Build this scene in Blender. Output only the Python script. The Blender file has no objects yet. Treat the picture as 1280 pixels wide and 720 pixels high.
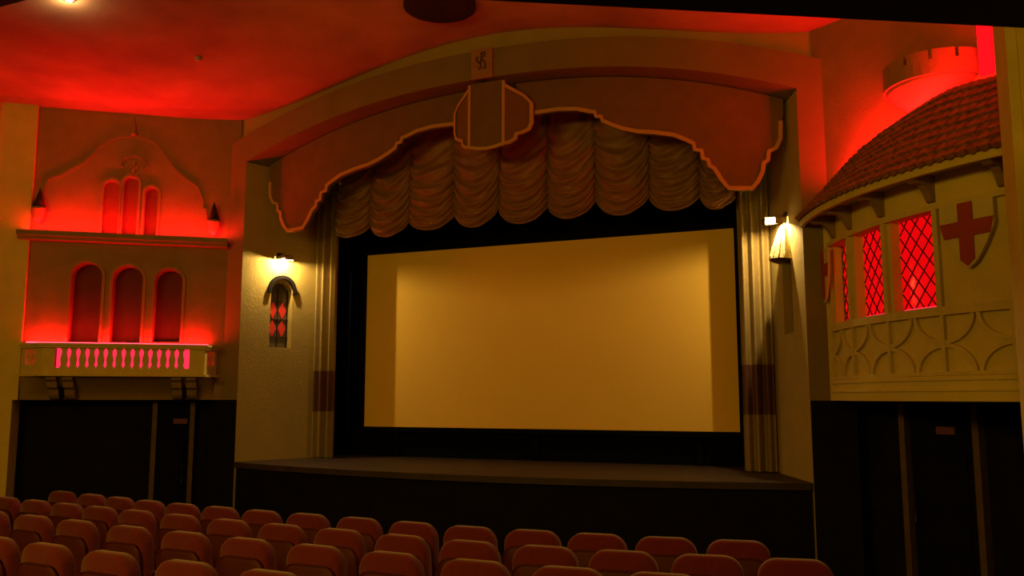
import bpy, bmesh, math, random
from math import sin, cos, pi, radians, sqrt, atan, atan2
from mathutils import Vector, Matrix
from mathutils.geometry import tessellate_polygon
random.seed(7)
S = bpy.context.scene
COL = S.collection

# ---------------------------------------------------------------- camera
F = 1080.0
YAW = radians(23.1); PITCH = atan(137 / F)
cam_d = bpy.data.cameras.new('camera'); cam = bpy.data.objects.new('camera', cam_d); COL.objects.link(cam)
cam.location = (4.35, 0, 2.1)
cam.rotation_euler = (pi / 2 + PITCH, 0, YAW)
cam_d.sensor_width = 36; cam_d.lens = F / 1280 * 36; cam_d.clip_start = .05; cam_d.clip_end = 100
S.camera = cam

# ---------------------------------------------------------------- world, exposure, house lights
S.view_settings.view_transform = 'Standard'; S.view_settings.look = 'None'
S.view_settings.exposure = 0.0; S.view_settings.gamma = 1.0; S.view_settings.use_curve_mapping = False
w = bpy.data.worlds.new('world'); S.world = w; w.use_nodes = True
w.node_tree.nodes['Background'].inputs[0].default_value = (1, .5, .12, 1)
w.node_tree.nodes['Background'].inputs[1].default_value = 0.0

WARM = (1.0, .56, .03)
K_HOUSE, K_SCONCE, K_RED = 0.60, 3.1, 1.0
def area(name, loc, size, energy, color, rot=(0, 0, 0), size_y=None, spread=None):
    l = bpy.data.lights.new(name, 'AREA'); l.energy = energy; l.color = color; l.size = size
    if size_y: l.shape = 'RECTANGLE'; l.size_y = size_y
    if spread: l.spread = spread
    o = bpy.data.objects.new(name, l); COL.objects.link(o); o.location = loc; o.rotation_euler = rot
    return o
def point(name, loc, energy, color, r=.02):
    l = bpy.data.lights.new(name, 'POINT'); l.energy = energy; l.color = color; l.shadow_soft_size = r
    o = bpy.data.objects.new(name, l); COL.objects.link(o); o.location = loc
    return o
def red_strip(P, s0, s1, z, d, energy, tilt):   # upward light of a red strip lamp lying on a ledge; tilt leans it into the room
    a, b = Vector(P(s0, z, d)), Vector(P(s1, z, d)); c = (a + b) / 2; ux = (b - a).normalized()
    room = (Vector(P(s0, z, d + 1)) - a).normalized()
    dirn = (Vector((0, 0, 1)) * cos(radians(tilt)) + room * sin(radians(tilt)))
    zax = -dirn; yax = zax.cross(ux).normalized()
    o = area('strip_light', c, (b - a).length, energy * K_RED, RED, size_y=.03)
    o.rotation_euler = Matrix((ux, yax, zax)).transposed().to_euler(); return o
RED = (1, .004, .006)
# dim warm house lighting of the rear of the hall
area('house_light', (-1.5, -1.2, 4.6), 3.5, 290 * K_HOUSE, WARM, (radians(52), 0, radians(-6)), 1.2)
area('house_light', (4.2, -2.2, 4.2), 2.5, 130 * K_HOUSE, WARM, (radians(58), 0, radians(-4)), 1.2)

# ---------------------------------------------------------------- materials
def mat(name, color, rough=.8, noise=0.0, nscale=6, bump=0.0, bscale=60, emit=None, estr=1.0, spec=.3, metal=0.0, sheen=0.0):
    m = bpy.data.materials.new(name); m.use_nodes = True
    nt = m.node_tree; b = nt.nodes['Principled BSDF']
    b.inputs['Base Color'].default_value = (*color, 1); b.inputs['Roughness'].default_value = rough
    b.inputs['Specular IOR Level'].default_value = spec; b.inputs['Metallic'].default_value = metal
    if sheen: b.inputs['Sheen Weight'].default_value = sheen
    tc = nt.nodes.new('ShaderNodeTexCoord')
    if noise:
        n = nt.nodes.new('ShaderNodeTexNoise'); n.inputs['Scale'].default_value = nscale; n.inputs['Detail'].default_value = 6
        nt.links.new(tc.outputs['Object'], n.inputs['Vector'])
        r = nt.nodes.new('ShaderNodeValToRGB')
        r.color_ramp.elements[0].position = .3; r.color_ramp.elements[1].position = .7
        r.color_ramp.elements[0].color = (*[c * (1 - noise) for c in color], 1)
        r.color_ramp.elements[1].color = (*[min(1, c * (1 + noise)) for c in color], 1)
        nt.links.new(n.outputs['Fac'], r.inputs['Fac']); nt.links.new(r.outputs['Color'], b.inputs['Base Color'])
    if bump:
        n2 = nt.nodes.new('ShaderNodeTexNoise'); n2.inputs['Scale'].default_value = bscale; n2.inputs['Detail'].default_value = 4
        nt.links.new(tc.outputs['Object'], n2.inputs['Vector'])
        bp = nt.nodes.new('ShaderNodeBump'); bp.inputs['Strength'].default_value = bump; bp.inputs['Distance'].default_value = .02
        nt.links.new(n2.outputs['Fac'], bp.inputs['Height']); nt.links.new(bp.outputs['Normal'], b.inputs['Normal'])
    if emit:
        b.inputs['Emission Color'].default_value = (*emit, 1); b.inputs['Emission Strength'].default_value = estr
    return m
M = dict(
    wall=mat('cream_plaster', (.37, .29, .095), .85, .06, 3, .25, 45),
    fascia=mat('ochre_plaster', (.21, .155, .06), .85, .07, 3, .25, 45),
    trimc=mat('cream_moulding', (.52, .30, .12), .7, .05, 8, .1),
    ceil=mat('ceiling_paint', (.50, .28, .15), .9, .28, 1.1, .15, 20),
    pelmet=mat('pelmet_texture', (.19, .105, .045), .9, .08, 6, .5, 70),
    plaque=mat('plaque_plaster', (.33, .17, .07), .8, .1, 12),
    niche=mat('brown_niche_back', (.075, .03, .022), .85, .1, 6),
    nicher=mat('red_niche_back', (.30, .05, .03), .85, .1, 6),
    dark=mat('black_paint', (.006, .0055, .0065), .9, .2, 4, spec=.05),
    velvet=mat('black_velvet', (.0035, .0045, .008), 1, spec=.05),
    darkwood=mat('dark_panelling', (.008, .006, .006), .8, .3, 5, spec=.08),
    post=mat('brown_door_post', (.11, .065, .03), .6, .15, 8),
    screen=mat('screen_fabric', (.88, .60, .12), .95, .015, 2, spec=.05),
    swag=mat('gold_brown_satin', (.25, .115, .045), .5, .12, 9, .15, 90, spec=.5, sheen=.2),
    curt=mat('gold_curtain', (.27, .20, .075), .6, .08, 12, .15, 80, spec=.4),
    stripe=mat('brown_stripe', (.12, .055, .035), .6, .1, 12),
    floor=mat('dark_carpet', (.05, .02, .02), .95, .3, 12, .4, 120),
    stagef=mat('stage_boards', (.045, .03, .02), .6, .25, 6),
    stone=mat('castle_plaster', (.27, .175, .065), .85, .08, 5, .3, 50),
    yellow=mat('yellow_plaster', (.64, .51, .13), .85, .07, 4, .25, 45),
    timber=mat('cream_timber', (.60, .48, .14), .7, .08, 9, .15),
    tile=mat('clay_roof_tile', (.30, .11, .075), .8, .35, 14, .3, 40),
    seat=mat('red_seat_velour', (.15, .010, .03), .85, .12, 25, .2, 150, sheen=.35),
    seatb=mat('seat_shell', (.085, .01, .018), .6, .1, 20),
    metal=mat('black_metal', (.03, .03, .03), .4, spec=.5, metal=.6),
    steel=mat('polished_metal', (.7, .66, .6), .25, spec=.5, metal=.9),
    beam=mat('dark_blue_black_beam', (.008, .009, .013), .8),
    led=mat('red_light_strip', (.3, .02, .03), .5, emit=(1, .035, .07), estr=8),
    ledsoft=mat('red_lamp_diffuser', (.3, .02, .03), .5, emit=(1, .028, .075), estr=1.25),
    pane=mat('red_lit_glass', (.2, .0, .0), .15, emit=(1, .002, .004), estr=.78, spec=.05),
    lead=mat('black_lead', (.02, .004, .004), .6),
    redpaint=mat('red_cross_paint', (.34, .045, .03), .7, .1, 10),
    shieldw=mat('cream_shield_paint', (.58, .50, .26), .7, .08, 10),
    glassd=mat('dark_leaded_glass', (.07, .055, .03), .3, .3, 20, spec=.5),
    diamond=mat('red_glass_diamond', (.45, .03, .02), .3, emit=(1, .03, .02), estr=.07),
    hood=mat('pale_stone', (.62, .52, .30), .85, .25, 18, .6, 40),
    bulb=mat('lit_bulb', (1, 1, .9), .5, emit=(1, .85, .5), estr=7),
    signm=mat('dim_red_sign', (.09, .03, .025), .6, emit=(1, .12, .08), estr=.008),
    motif=mat('dark_red_motif', (.10, .03, .02), .7),
    grille=mat('dark_grille', (.035, .016, .018), .8, .2, 40),
)

# ---------------------------------------------------------------- mesh helpers
class MB:
    def __init__(s): s.v = []; s.f = []; s.uv = None
    def add(s, vs, fs):
        o = len(s.v); s.v += [tuple(v) for v in vs]; s.f += [tuple(i + o for i in f) for f in fs]; return s
    def box(s, P, u0, u1, v0, v1, w0, w1):      # P maps (u,v,w) -> world
        vs = [P(a, b, c) for a in (u0, u1) for b in (v0, v1) for c in (w0, w1)]
        return s.add(vs, [(0, 1, 3, 2), (4, 6, 7, 5), (0, 4, 5, 1), (2, 3, 7, 6), (0, 2, 6, 4), (1, 5, 7, 3)])
    def prism(s, P, poly, w0, w1, holes=(), back=True):
        loops = [list(poly)] + [list(h) for h in holes]
        flat = [p for l in loops for p in l]; n = len(flat)
        tris = tessellate_polygon([[Vector((p[0], p[1], 0)) for p in l] for l in loops])
        vs = [P(p[0], p[1], w1) for p in flat] + [P(p[0], p[1], w0) for p in flat]
        fs = [tuple(t) for t in tris]
        if back: fs += [tuple(i + n for i in reversed(t)) for t in tris]
        o = 0
        for l in loops:
            m = len(l)
            for i in range(m): j = (i + 1) % m; fs.append((o + i, o + j, o + j + n, o + i + n))
            o += m
        return s.add(vs, fs)
    def grid(s, fn, nu, nv, closed=False):
        vs = [fn(i / nu, j / nv) for j in range(nv + 1) for i in range(nu + 1)]
        fs = [(j * (nu + 1) + i, j * (nu + 1) + i + 1, (j + 1) * (nu + 1) + i + 1, (j + 1) * (nu + 1) + i) for j in range(nv) for i in range(nu)]
        return s.add(vs, fs)
    def lathe(s, c, prof, n=24, a0=0, a1=2 * pi, sx=1, sy=1, rot=0):
        full = abs(a1 - a0 - 2 * pi) < 1e-6; m = n if full else n + 1
        vs = []
        for r, z in prof:
            for k in range(m):
                a = a0 + (a1 - a0) * k / n; x, y = r * cos(a) * sx, r * sin(a) * sy
                vs.append((c[0] + x * cos(rot) - y * sin(rot), c[1] + x * sin(rot) + y * cos(rot), c[2] + z))
        fs = []
        for j in range(len(prof) - 1):
            for k in range(n):
                k2 = (k + 1) % m
                if not full and k + 1 > n: continue
                fs.append((j * m + k, j * m + k2, (j + 1) * m + k2, (j + 1) * m + k))
        if full:
            if prof[0][0] > 1e-4: fs.append(tuple(range(m))[::-1])
            if prof[-1][0] > 1e-4: fs.append(tuple((len(prof) - 1) * m + k for k in range(m)))
        return s.add(vs, fs)
    def tube(s, pts, r, n=8):
        pts = [Vector(p) for p in pts]; vs = []; fs = []
        for i, p in enumerate(pts):
            d = (pts[min(i + 1, len(pts) - 1)] - pts[max(i - 1, 0)]).normalized()
            u = d.cross(Vector((0, 0, 1)));
            if u.length < 1e-3: u = d.cross(Vector((1, 0, 0)))
            u.normalize(); v = d.cross(u)
            for k in range(n):
                a = 2 * pi * k / n; vs.append(p + u * cos(a) * r + v * sin(a) * r)
        for i in range(len(pts) - 1):
            for k in range(n): fs.append((i * n + k, i * n + (k + 1) % n, (i + 1) * n + (k + 1) % n, (i + 1) * n + k))
        fs.append(tuple(range(n))[::-1]); fs.append(tuple((len(pts) - 1) * n + k for k in range(n)))
        return s.add(vs, fs)
    def band(s, P, line, width, w0, w1):         # strip of given width centred on a 2D polyline, in P-plane, with thickness
        L = []; R = []
        for i, p in enumerate(line):
            a = line[max(i - 1, 0)]; b = line[min(i + 1, len(line) - 1)]
            dx, dy = b[0] - a[0], b[1] - a[1]; q = sqrt(dx * dx + dy * dy) or 1
            L.append((p[0] - dy / q * width / 2, p[1] + dx / q * width / 2)); R.append((p[0] + dy / q * width / 2, p[1] - dx / q * width / 2))
        n = len(line); vs = []
        for w_ in (w0, w1):
            vs += [P(*q, w_) for q in L] + [P(*q, w_) for q in R]
        fs = []
        for i in range(n - 1):
            fs += [(2 * n + i, 2 * n + i + 1, 3 * n + i + 1, 3 * n + i), (i, n + i, n + i + 1, i + 1),
                   (i, i + 1, 2 * n + i + 1, 2 * n + i), (n + i, 3 * n + i, 3 * n + i + 1, n + i + 1)]
        for i in (0, n - 1): fs.append((i, n + i, 3 * n + i, 2 * n + i))
        return s.add(vs, fs)
def props(o, label=None, cat=None, group=None, kind=None):
    if label: o['label'] = label
    if cat: o['category'] = cat
    if group: o['group'] = group
    if kind: o['kind'] = kind
    return o
def build(name, mb, m, parent=None, origin=None, smooth=False, bevel=0, recalc=True):
    if parent is not None: org = Vector(parent['_org'])
    elif origin == 'local': org = Vector((0, 0, 0))
    else:
        xs = [v[0] for v in mb.v]; ys = [v[1] for v in mb.v]; zs = [v[2] for v in mb.v]
        org = Vector(((min(xs) + max(xs)) / 2, (min(ys) + max(ys)) / 2, min(zs)))
    me = bpy.data.meshes.new(name); me.from_pydata([tuple(Vector(v) - org) for v in mb.v], [], mb.f)
    if recalc:
        bm = bmesh.new(); bm.from_mesh(me); bmesh.ops.remove_doubles(bm, verts=bm.verts, dist=1e-5); bmesh.ops.recalc_face_normals(bm, faces=bm.faces); bm.to_mesh(me); bm.free()
    me.materials.append(m if not isinstance(m, str) else M[m])
    if smooth:
        for p in me.polygons: p.use_smooth = True
    o = bpy.data.objects.new(name, me); COL.objects.link(o)
    if parent is not None:
        o.parent = parent; o['_org'] = tuple(org)
        if parent.parent is None: o.location = (0, 0, 0)
    else: o.location = org; o['_org'] = tuple(org)
    if bevel:
        b = o.modifiers.new('bevel', 'BEVEL'); b.width = bevel; b.segments = 2; b.limit_method = 'ANGLE'
    return o
def thing(name, loc, label, cat, group=None):
    o = bpy.data.objects.new(name, None); COL.objects.link(o); o.location = loc; o['_org'] = tuple(loc)
    o.empty_display_size = .1
    return props(o, label, cat, group)
def struct(name, mb, m, label=None, **k):
    o = build(name, mb, m, **k); o['kind'] = 'structure'
    if label: o['label'] = label
    return o
XYZ = lambda x, y, z: (x, y, z)
def arch_pts(c, w, z0, z1, n=12, k=1.0):        # arched opening outline in (s,z); w width, rise w/2*k
    r = w / 2; zc = z1 - r * k
    return [(c - r, z0), (c + r, z0)] + [(c + r * cos(pi * i / n), zc + r * k * sin(pi * i / n)) for i in range(n + 1)]

# ---------------------------------------------------------------- frames of reference of the slanting walls
D0 = 9.34
def SPL(side):     # splay wall frame: s outwards from the proscenium, z up, d into the room
    return lambda s, z, d: (side * 3.92 + side * .788 * s - side * .616 * d, D0 - .616 * s - .788 * d, z)
WL, WR = SPL(-1), SPL(1)
def REV(side):     # splayed reveal: t inward from front corner, z, d into the room
    return lambda t, z, d: (side * (3.66 - .3685 * t - .9296 * d), D0 + .9296 * t - .3685 * d, z)
RL, RR = REV(-1), REV(1)
def ceil_z(x):
    a = min(abs(x) / 4.5, 1); return 5.975 + .655 * (.5 + .5 * cos(pi * a))
def zi(x): return 6.03 - .67 * min(1, abs(x) / 3.68) ** 2.3
def zo(x): return 6.40 - .76 * min(1, abs(x) / 3.95) ** 2.2

# ================================================================ STRUCTURE
def floor_z(y): return max(0, (7.3 - y) * .035)
m = MB()
ys = [-5, 0, 3, 5, 7.3, 9.6, 11.6]
for a, b in zip(ys, ys[1:]): m.add([(-6.6, a, floor_z(a)), (6.6, a, floor_z(a)), (6.6, b, floor_z(b)), (-6.6, b, floor_z(b))], [(0, 1, 2, 3)])
struct('floor', m, 'floor', recalc=False)
# ceiling
m = MB(); NX = 60
m.grid(lambda u, v: (-6.6 + 13.2 * u, -5 + 14.5 * v, ceil_z(-6.6 + 13.2 * u)), NX, 6)
struct('ceiling', m, 'ceil', smooth=True)
m = MB(); m.box(XYZ, -6.6, -6.5, -5, 7.6, 0, 6.2); struct('wall_left_side', m, 'wall')
m = MB(); m.box(XYZ, 6.5, 6.6, -5, 7.6, 0, 6.2); struct('wall_right_side', m, 'wall')
m = MB(); m.box(XYZ, -6.6, 6.6, -5.1, -5, 0, 6.8); struct('wall_rear', m, 'fascia')

# front wall with the proscenium arch cut out
N = 48
outer = [(-3.95, 2.07)] + [(-3.66, 2.07)] + [(-3.66, 2.071)]
top = [(-3.95 + 7.9 * i / N) for i in range(N + 1)]
inn = [(-3.66 + 7.32 * i / N) for i in range(N + 1)]
m = MB()
def FP(x, z, w): return (x, D0 + .10 - w, z)
# field between the ceiling and the fascia plus legs
m.grid(lambda u, v: FP(-4.2 + 8.4 * u, (zi((-4.2 + 8.4 * u) * 3.66 / 4.2) + .1) * (1 - v) + ceil_z(-4.2 + 8.4 * u) * v, 0), N, 1)
m.grid(lambda u, v: FP(-4.2 + 8.4 * u, (zi((-4.2 + 8.4 * u) * 3.66 / 4.2) + .1) * (1 - v) + (ceil_z(-4.2 + 8.4 * u) + .1) * v, -.1), N, 1)
for sx in (-1, 1):
    m.box(FP, min(sx * 3.72, sx * 3.96), max(sx * 3.72, sx * 3.96), 2.07, 5.6, -.1, 0)
struct('wall_front', m, 'wall')
# raised fascia frame around the arch
def fascia(fo, fi, xo, xi, w0, w1, z0=2.07):
    m = MB(); P = []
    no = [(-xo, z0)] + [(-xo + 2 * xo * i / N, fo(-xo + 2 * xo * i / N)) for i in range(N + 1)] + [(xo, z0)]
    ni = [(-xi, z0)] + [(-xi + 2 * xi * i / N, fi(-xi + 2 * xi * i / N)) for i in range(N + 1)] + [(xi, z0)]
    n = len(no); vs = [FP(*p, w1) for p in no] + [FP(*p, w1) for p in ni] + [FP(*p, w0) for p in no] + [FP(*p, w0) for p in ni]
    fs = []
    for i in range(n - 1):
        fs += [(i, i + 1, n + i + 1, n + i), (i, 2 * n + i, 2 * n + i + 1, i + 1), (n + i, n + i + 1, 3 * n + i + 1, 3 * n + i)]
    fs += [(0, n, 3 * n, 2 * n), (n - 1, 2 * n - 1, 4 * n - 1, 3 * n - 1)]
    return m.add(vs, fs)
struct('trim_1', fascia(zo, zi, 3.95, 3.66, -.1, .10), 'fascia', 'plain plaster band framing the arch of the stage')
# arch soffit
m = MB()
m.grid(lambda u, v: ((-3.66 + 7.32 * u) * (1 - v * .12), D0 + v * 1.11, zi((-3.66 + 7.32 * u)) - .0 * v), N, 4)
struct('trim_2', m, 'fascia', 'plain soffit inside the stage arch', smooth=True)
# dark dado on the pillars
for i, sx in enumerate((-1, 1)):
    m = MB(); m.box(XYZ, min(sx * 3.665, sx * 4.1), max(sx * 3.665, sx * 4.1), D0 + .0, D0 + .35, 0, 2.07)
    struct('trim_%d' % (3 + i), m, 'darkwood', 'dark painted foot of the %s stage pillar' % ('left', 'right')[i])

# splayed reveals with lancet openings
TC = .62
for side, P, nm in ((-1, RL, 'wall_left_reveal'), (1, RR, 'wall_right_reveal')):
    m = MB(); ztop = zi(3.66)
    hole = arch_pts(TC, .34, 2.80, 3.72)
    m.prism(P, [(0, 0), (1.25, 0), (1.25, 5.36), (0, 5.36)], -.16, 0, [hole])
    struct(nm, m, 'wall')
    m = MB(); m.prism(P, arch_pts(TC, .36, 2.78, 3.74), -.15, -.11)
    wn = props(build('leaded_window', m, 'glassd'), 'dark round-headed %s with red diamonds under the %s wall lamp' % ('leaded pane', ('left', 'right')[side > 0]), 'window', 'lancet windows beside the stage')
    m = MB()
    for ds in (-.075, .075):
        for zc, hh in ((3.33, .125), (3.07, .12)):
            m.prism(P, [(TC + ds - .062, zc), (TC + ds, zc - hh), (TC + ds + .062, zc), (TC + ds, zc + hh)], -.11, -.10)
    build('glass_diamond', m, 'diamond', wn)['label'] = 'four red glass diamonds'
    m = MB()
    for ds in (-.15, 0, .15): m.box(P, TC + ds - .005, TC + ds + .005, 2.8, 3.66, -.112, -.095)
    for zz in (2.95, 3.2, 3.46): m.box(P, TC - .17, TC + .17, zz - .005, zz + .005, -.112, -.094)
    build('lead_line', m, 'lead', wn)

# splay walls -----------------------------------------------------
lows = [(1.77, .37, 2.825, 3.885), (1.262, .37, 2.83, 3.86), (.747, .345, 2.84, 3.835)]
ups = [(1.525, .19, 4.29, 5.01), (1.287, .175, 4.28, 5.08), (1.022, .155, 4.275, 4.95)]
m = MB()
holes = [arch_pts(*h) for h in lows] + [arch_pts(*h) for h in ups]
m.prism(WL, [(-.12, 2.07), (3.05, 2.07), (3.05, 6.0), (-.12, 6.0)], -.3, 0, holes, back=True)
struct('wall_left', m, 'stone')
m = MB()
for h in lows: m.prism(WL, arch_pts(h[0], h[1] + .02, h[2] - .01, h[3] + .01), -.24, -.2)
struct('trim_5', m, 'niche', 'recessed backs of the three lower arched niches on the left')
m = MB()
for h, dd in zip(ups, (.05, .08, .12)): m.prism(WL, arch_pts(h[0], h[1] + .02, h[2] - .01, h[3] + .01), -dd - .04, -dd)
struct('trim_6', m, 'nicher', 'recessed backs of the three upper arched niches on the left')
m = MB(); m.box(WL, 2.48, 3.1, 2.07, 6.0, 0, .06); m.box(WL, 2.54, 3.1, 0, 2.07, -.3, .06); m.box(WL, 2.93, 3.1, 0, 6.0, .06, .14)
struct('trim_7', m, 'yellow', 'plain plaster pier left of the left castle front')
# arch mouldings
for i, hs in enumerate((lows, ups)):
    m = MB()
    for h in hs:
        a = arch_pts(h[0], h[1] + .05, h[2], h[3] + .025)
        m.band(WL, [(h[0] + h[1] / 2 + .02, h[2])] + a[2:] + [(h[0] - h[1] / 2 - .02, h[2])], .035, 0, .025)
    struct('trim_%d' % (8 + i), m, 'stone', 'raised rims round the %s arched niches on the left' % ('lower', 'upper')[i])
# dark recess below left
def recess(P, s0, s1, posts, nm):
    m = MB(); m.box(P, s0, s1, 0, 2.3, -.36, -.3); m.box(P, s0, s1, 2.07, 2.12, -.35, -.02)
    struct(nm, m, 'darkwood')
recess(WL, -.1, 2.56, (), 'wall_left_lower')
m = MB(); m.prism(WR, [(-.12, 2.07), (3.05, 2.07), (3.05, 6.0), (-.12, 6.0)], -.3, 0)
struct('wall_right', m, 'stone')
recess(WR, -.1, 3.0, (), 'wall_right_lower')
# doors in the dark recesses
def door(nm, P, s0, s1, zt):
    m = MB(); m.box(P, s0, s1, 0, zt, -.3, -.26)
    for (a, b) in ((.15, .95), (1.1, zt - .15)):
        m.box(P, s0 + .1, s1 - .1, a, b, -.26, -.25)
    d = struct(nm, m, 'dark')
    return d
d1 = door('door_1', WL, .40, .86, 1.98); d2 = door('door_2', WR, .62, 1.28, 1.98)
for d, P, sp in ((d1, WL, (.385, .865)), (d2, WR, (.57, 1.31))):
    for s_ in sp:
        m = MB(); m.box(P, s_ - .03, s_ + .03, 0, 2.05, -.3, -.2); build('door_post', m, 'post', d)
    m = MB(); m.tube([P(sp[0] + .1, .95, -.25), P(sp[0] + .1, .95, -.2), P(sp[0] + .1, 1.2, -.2), P(sp[0] + .1, 1.2, -.25)], .012); build('door_handle', m, 'metal', d)
for P, s_, z_, sd in ((WL, .54, 1.78, 'left'), (WR, 1.0, 1.80, 'right')):
    m = MB(); m.box(P, s_ - .09, s_ + .09, z_ - .035, z_ + .035, -.249, -.23)
    props(build('sign_plate', m, 'signm', bevel=.004), 'small dim red sign plate on the dark door in the %s corner' % sd, 'sign', 'door signs')
# round notice by the right pier
m = MB()
for r0, r1, w0, w1 in ((0, .11, 0, .02),):
    c = [(1.93 + .11 * cos(2 * pi * k / 28), 1.80 + .11 * sin(2 * pi * k / 28)) for k in range(28)]
    m.prism(WR, c, -.3, -.27)
props(build('wall_disc', m, 'grille'), 'faint round dark disc low on the dark wall beside the right pier', 'disc')

# right pier (fluted pilaster)
m = MB()
px0, py0 = 5.215, 6.90
m.box(XYZ, px0, 6.55, py0 - .55, py0, 0, 6.2)
m.box(XYZ, px0 + .06, 6.55, py0 - .60, py0 - .55, 0, 6.2)
m.box(XYZ, px0 + .20, 6.55, py0 - .65, py0 - .60, 0, 6.2)
struct('trim_10', m, 'yellow', 'stepped plaster pier at the right edge', bevel=.008)
# stage -----------------------------------------------------------
def apron(x): return 9.30 - .55 * (1 - (x / 3.66) ** 2)
pts = [(-3.64 + 7.28 * i / 32) for i in range(33)]
m = MB(); poly = [(x, apron(x)) for x in pts] + [(3.64, 9.36), (3.2, 10.44), (3.2, 11.45), (-3.2, 11.45), (-3.2, 10.44), (-3.64, 9.36)]
m.prism(XYZ, poly, 1.18, 1.25); struct('trim_11', m, 'stagef', 'curved stage platform below the screen')
m = MB(); poly2 = [(x, apron(x) + .06) for x in pts] + [(3.64, 9.5), (-3.64, 9.5)]
m.prism(XYZ, poly2, 0, 1.18); struct('trim_12', m, 'darkwood', 'dark panelled stage front')
# stage house
m = MB(); m.box(XYZ, -3.6, 3.6, 11.10, 11.2, 1.0, 6.4); struct('wall_back', m, 'velvet')
for i, sx in enumerate((-1, 1)):
    m = MB(); m.box(XYZ, min(sx * 3.3, sx * 3.4), max(sx * 3.3, sx * 3.4), 10.52, 11.12, 1.0, 6.4); struct('wall_stage_%s' % ('left', 'right')[i], m, 'velvet')
m = MB(); m.box(XYZ, -3.5, 3.5, 10.42, 11.2, 6.0, 6.1); struct('ceiling_stage', m, 'velvet')

# gallery edge beams close to the camera
m = MB(); A = Vector((3.281, 2.259)); B = Vector((4.833, 3.139)); d = (B - A).normalized(); n = Vector((d.y, -d.x))
a = A - d * 3.5; b = B + d * 2.0
m.prism(XYZ, [tuple(a), tuple(b), tuple(b + n * .35), tuple(a + n * .35)], 3.3, 3.75)
struct('trim_13', m, 'beam', 'dark beam crossing overhead at the top right')

A = Vector((-3.030, 5.015)); B = Vector((-2.351, 5.010)); d = (B - A).normalized(); n = Vector((d.y, -d.x))
m = MB(); m.prism(XYZ, [tuple(A - d * .8), tuple(B + d * .6), tuple(B + d * .6 + n * .4), tuple(A - d * .8 + n * .4)], 5.6, 5.97)
struct('trim_14', m, 'beam', 'dark corner of a ceiling beam at the top left')

# ================================================================ SCREEN
t = thing('cinema_screen', (0, 11.0, 1.679), 'wide blank cinema screen glowing amber in the middle of the stage', 'screen')
m = MB(); m.box(XYZ, -2.71, 2.71, 11.0, 11.02, 1.679, 4.23); build('projection_surface', m, 'screen', t)
m = MB()
for a_ in ((-2.78, 2.78, 4.23, 4.30), (-2.78, 2.78, 1.61, 1.679), (-2.78, -2.71, 1.679, 4.23), (2.71, 2.78, 1.679, 4.23)):
    m.box(XYZ, a_[0], a_[1], 10.985, 11.03, a_[2], a_[3])
for x in (-2.2, 0, 2.2): m.box(XYZ, x - .04, x + .04, 11.03, 11.08, 1.25, 4.2)
build('masking_frame', m, 'velvet', t)

# stage curtains at the sides
def fold(x, ph): return .045 * sin(x * 2 * pi / .125 + ph) + .02 * sin(x * 2 * pi / .31 + 1.3 * ph)
for sx, sd in ((-1, 'left'), (1, 'right')):
    t = thing('stage_curtain', (sx * 3.0, 10.45, 1.25), 'gold drawn stage curtain with a brown stripe, %s of the screen' % sd, 'curtain', 'drawn stage curtains')
    for nm, z0, z1, mm in (('upper_drape', 2.48, 5.75, 'curt'), ('stripe', 1.905, 2.48, 'stripe'), ('lower_drape', 1.26, 1.905, 'curt')):
        m = MB()
        m.grid(lambda u, v: (sx * (2.83 + .37 * u), 10.40 + fold(u * .4, sx) , z0 + (z1 - z0) * v), 64, 6)
        m.grid(lambda u, v: (sx * (2.83 + .37 * u), 10.43 + fold(u * .4, sx) , z0 + (z1 - z0) * v), 64, 6)
        for u in (0, 1): m.add([(sx * (2.83 + .37 * u), 10.40 + fold(u * .4, sx), z0), (sx * (2.83 + .37 * u), 10.43 + fold(u * .4, sx), z0), (sx * (2.83 + .37 * u), 10.43 + fold(u * .4, sx), z1), (sx * (2.83 + .37 * u), 10.40 + fold(u * .4, sx), z1)], [(0, 1, 2, 3)])
        o = build(nm, m, mm, t, smooth=True, recalc=False)
        if nm == 'stripe': o['label'] = 'dark brown stripe'

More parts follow.
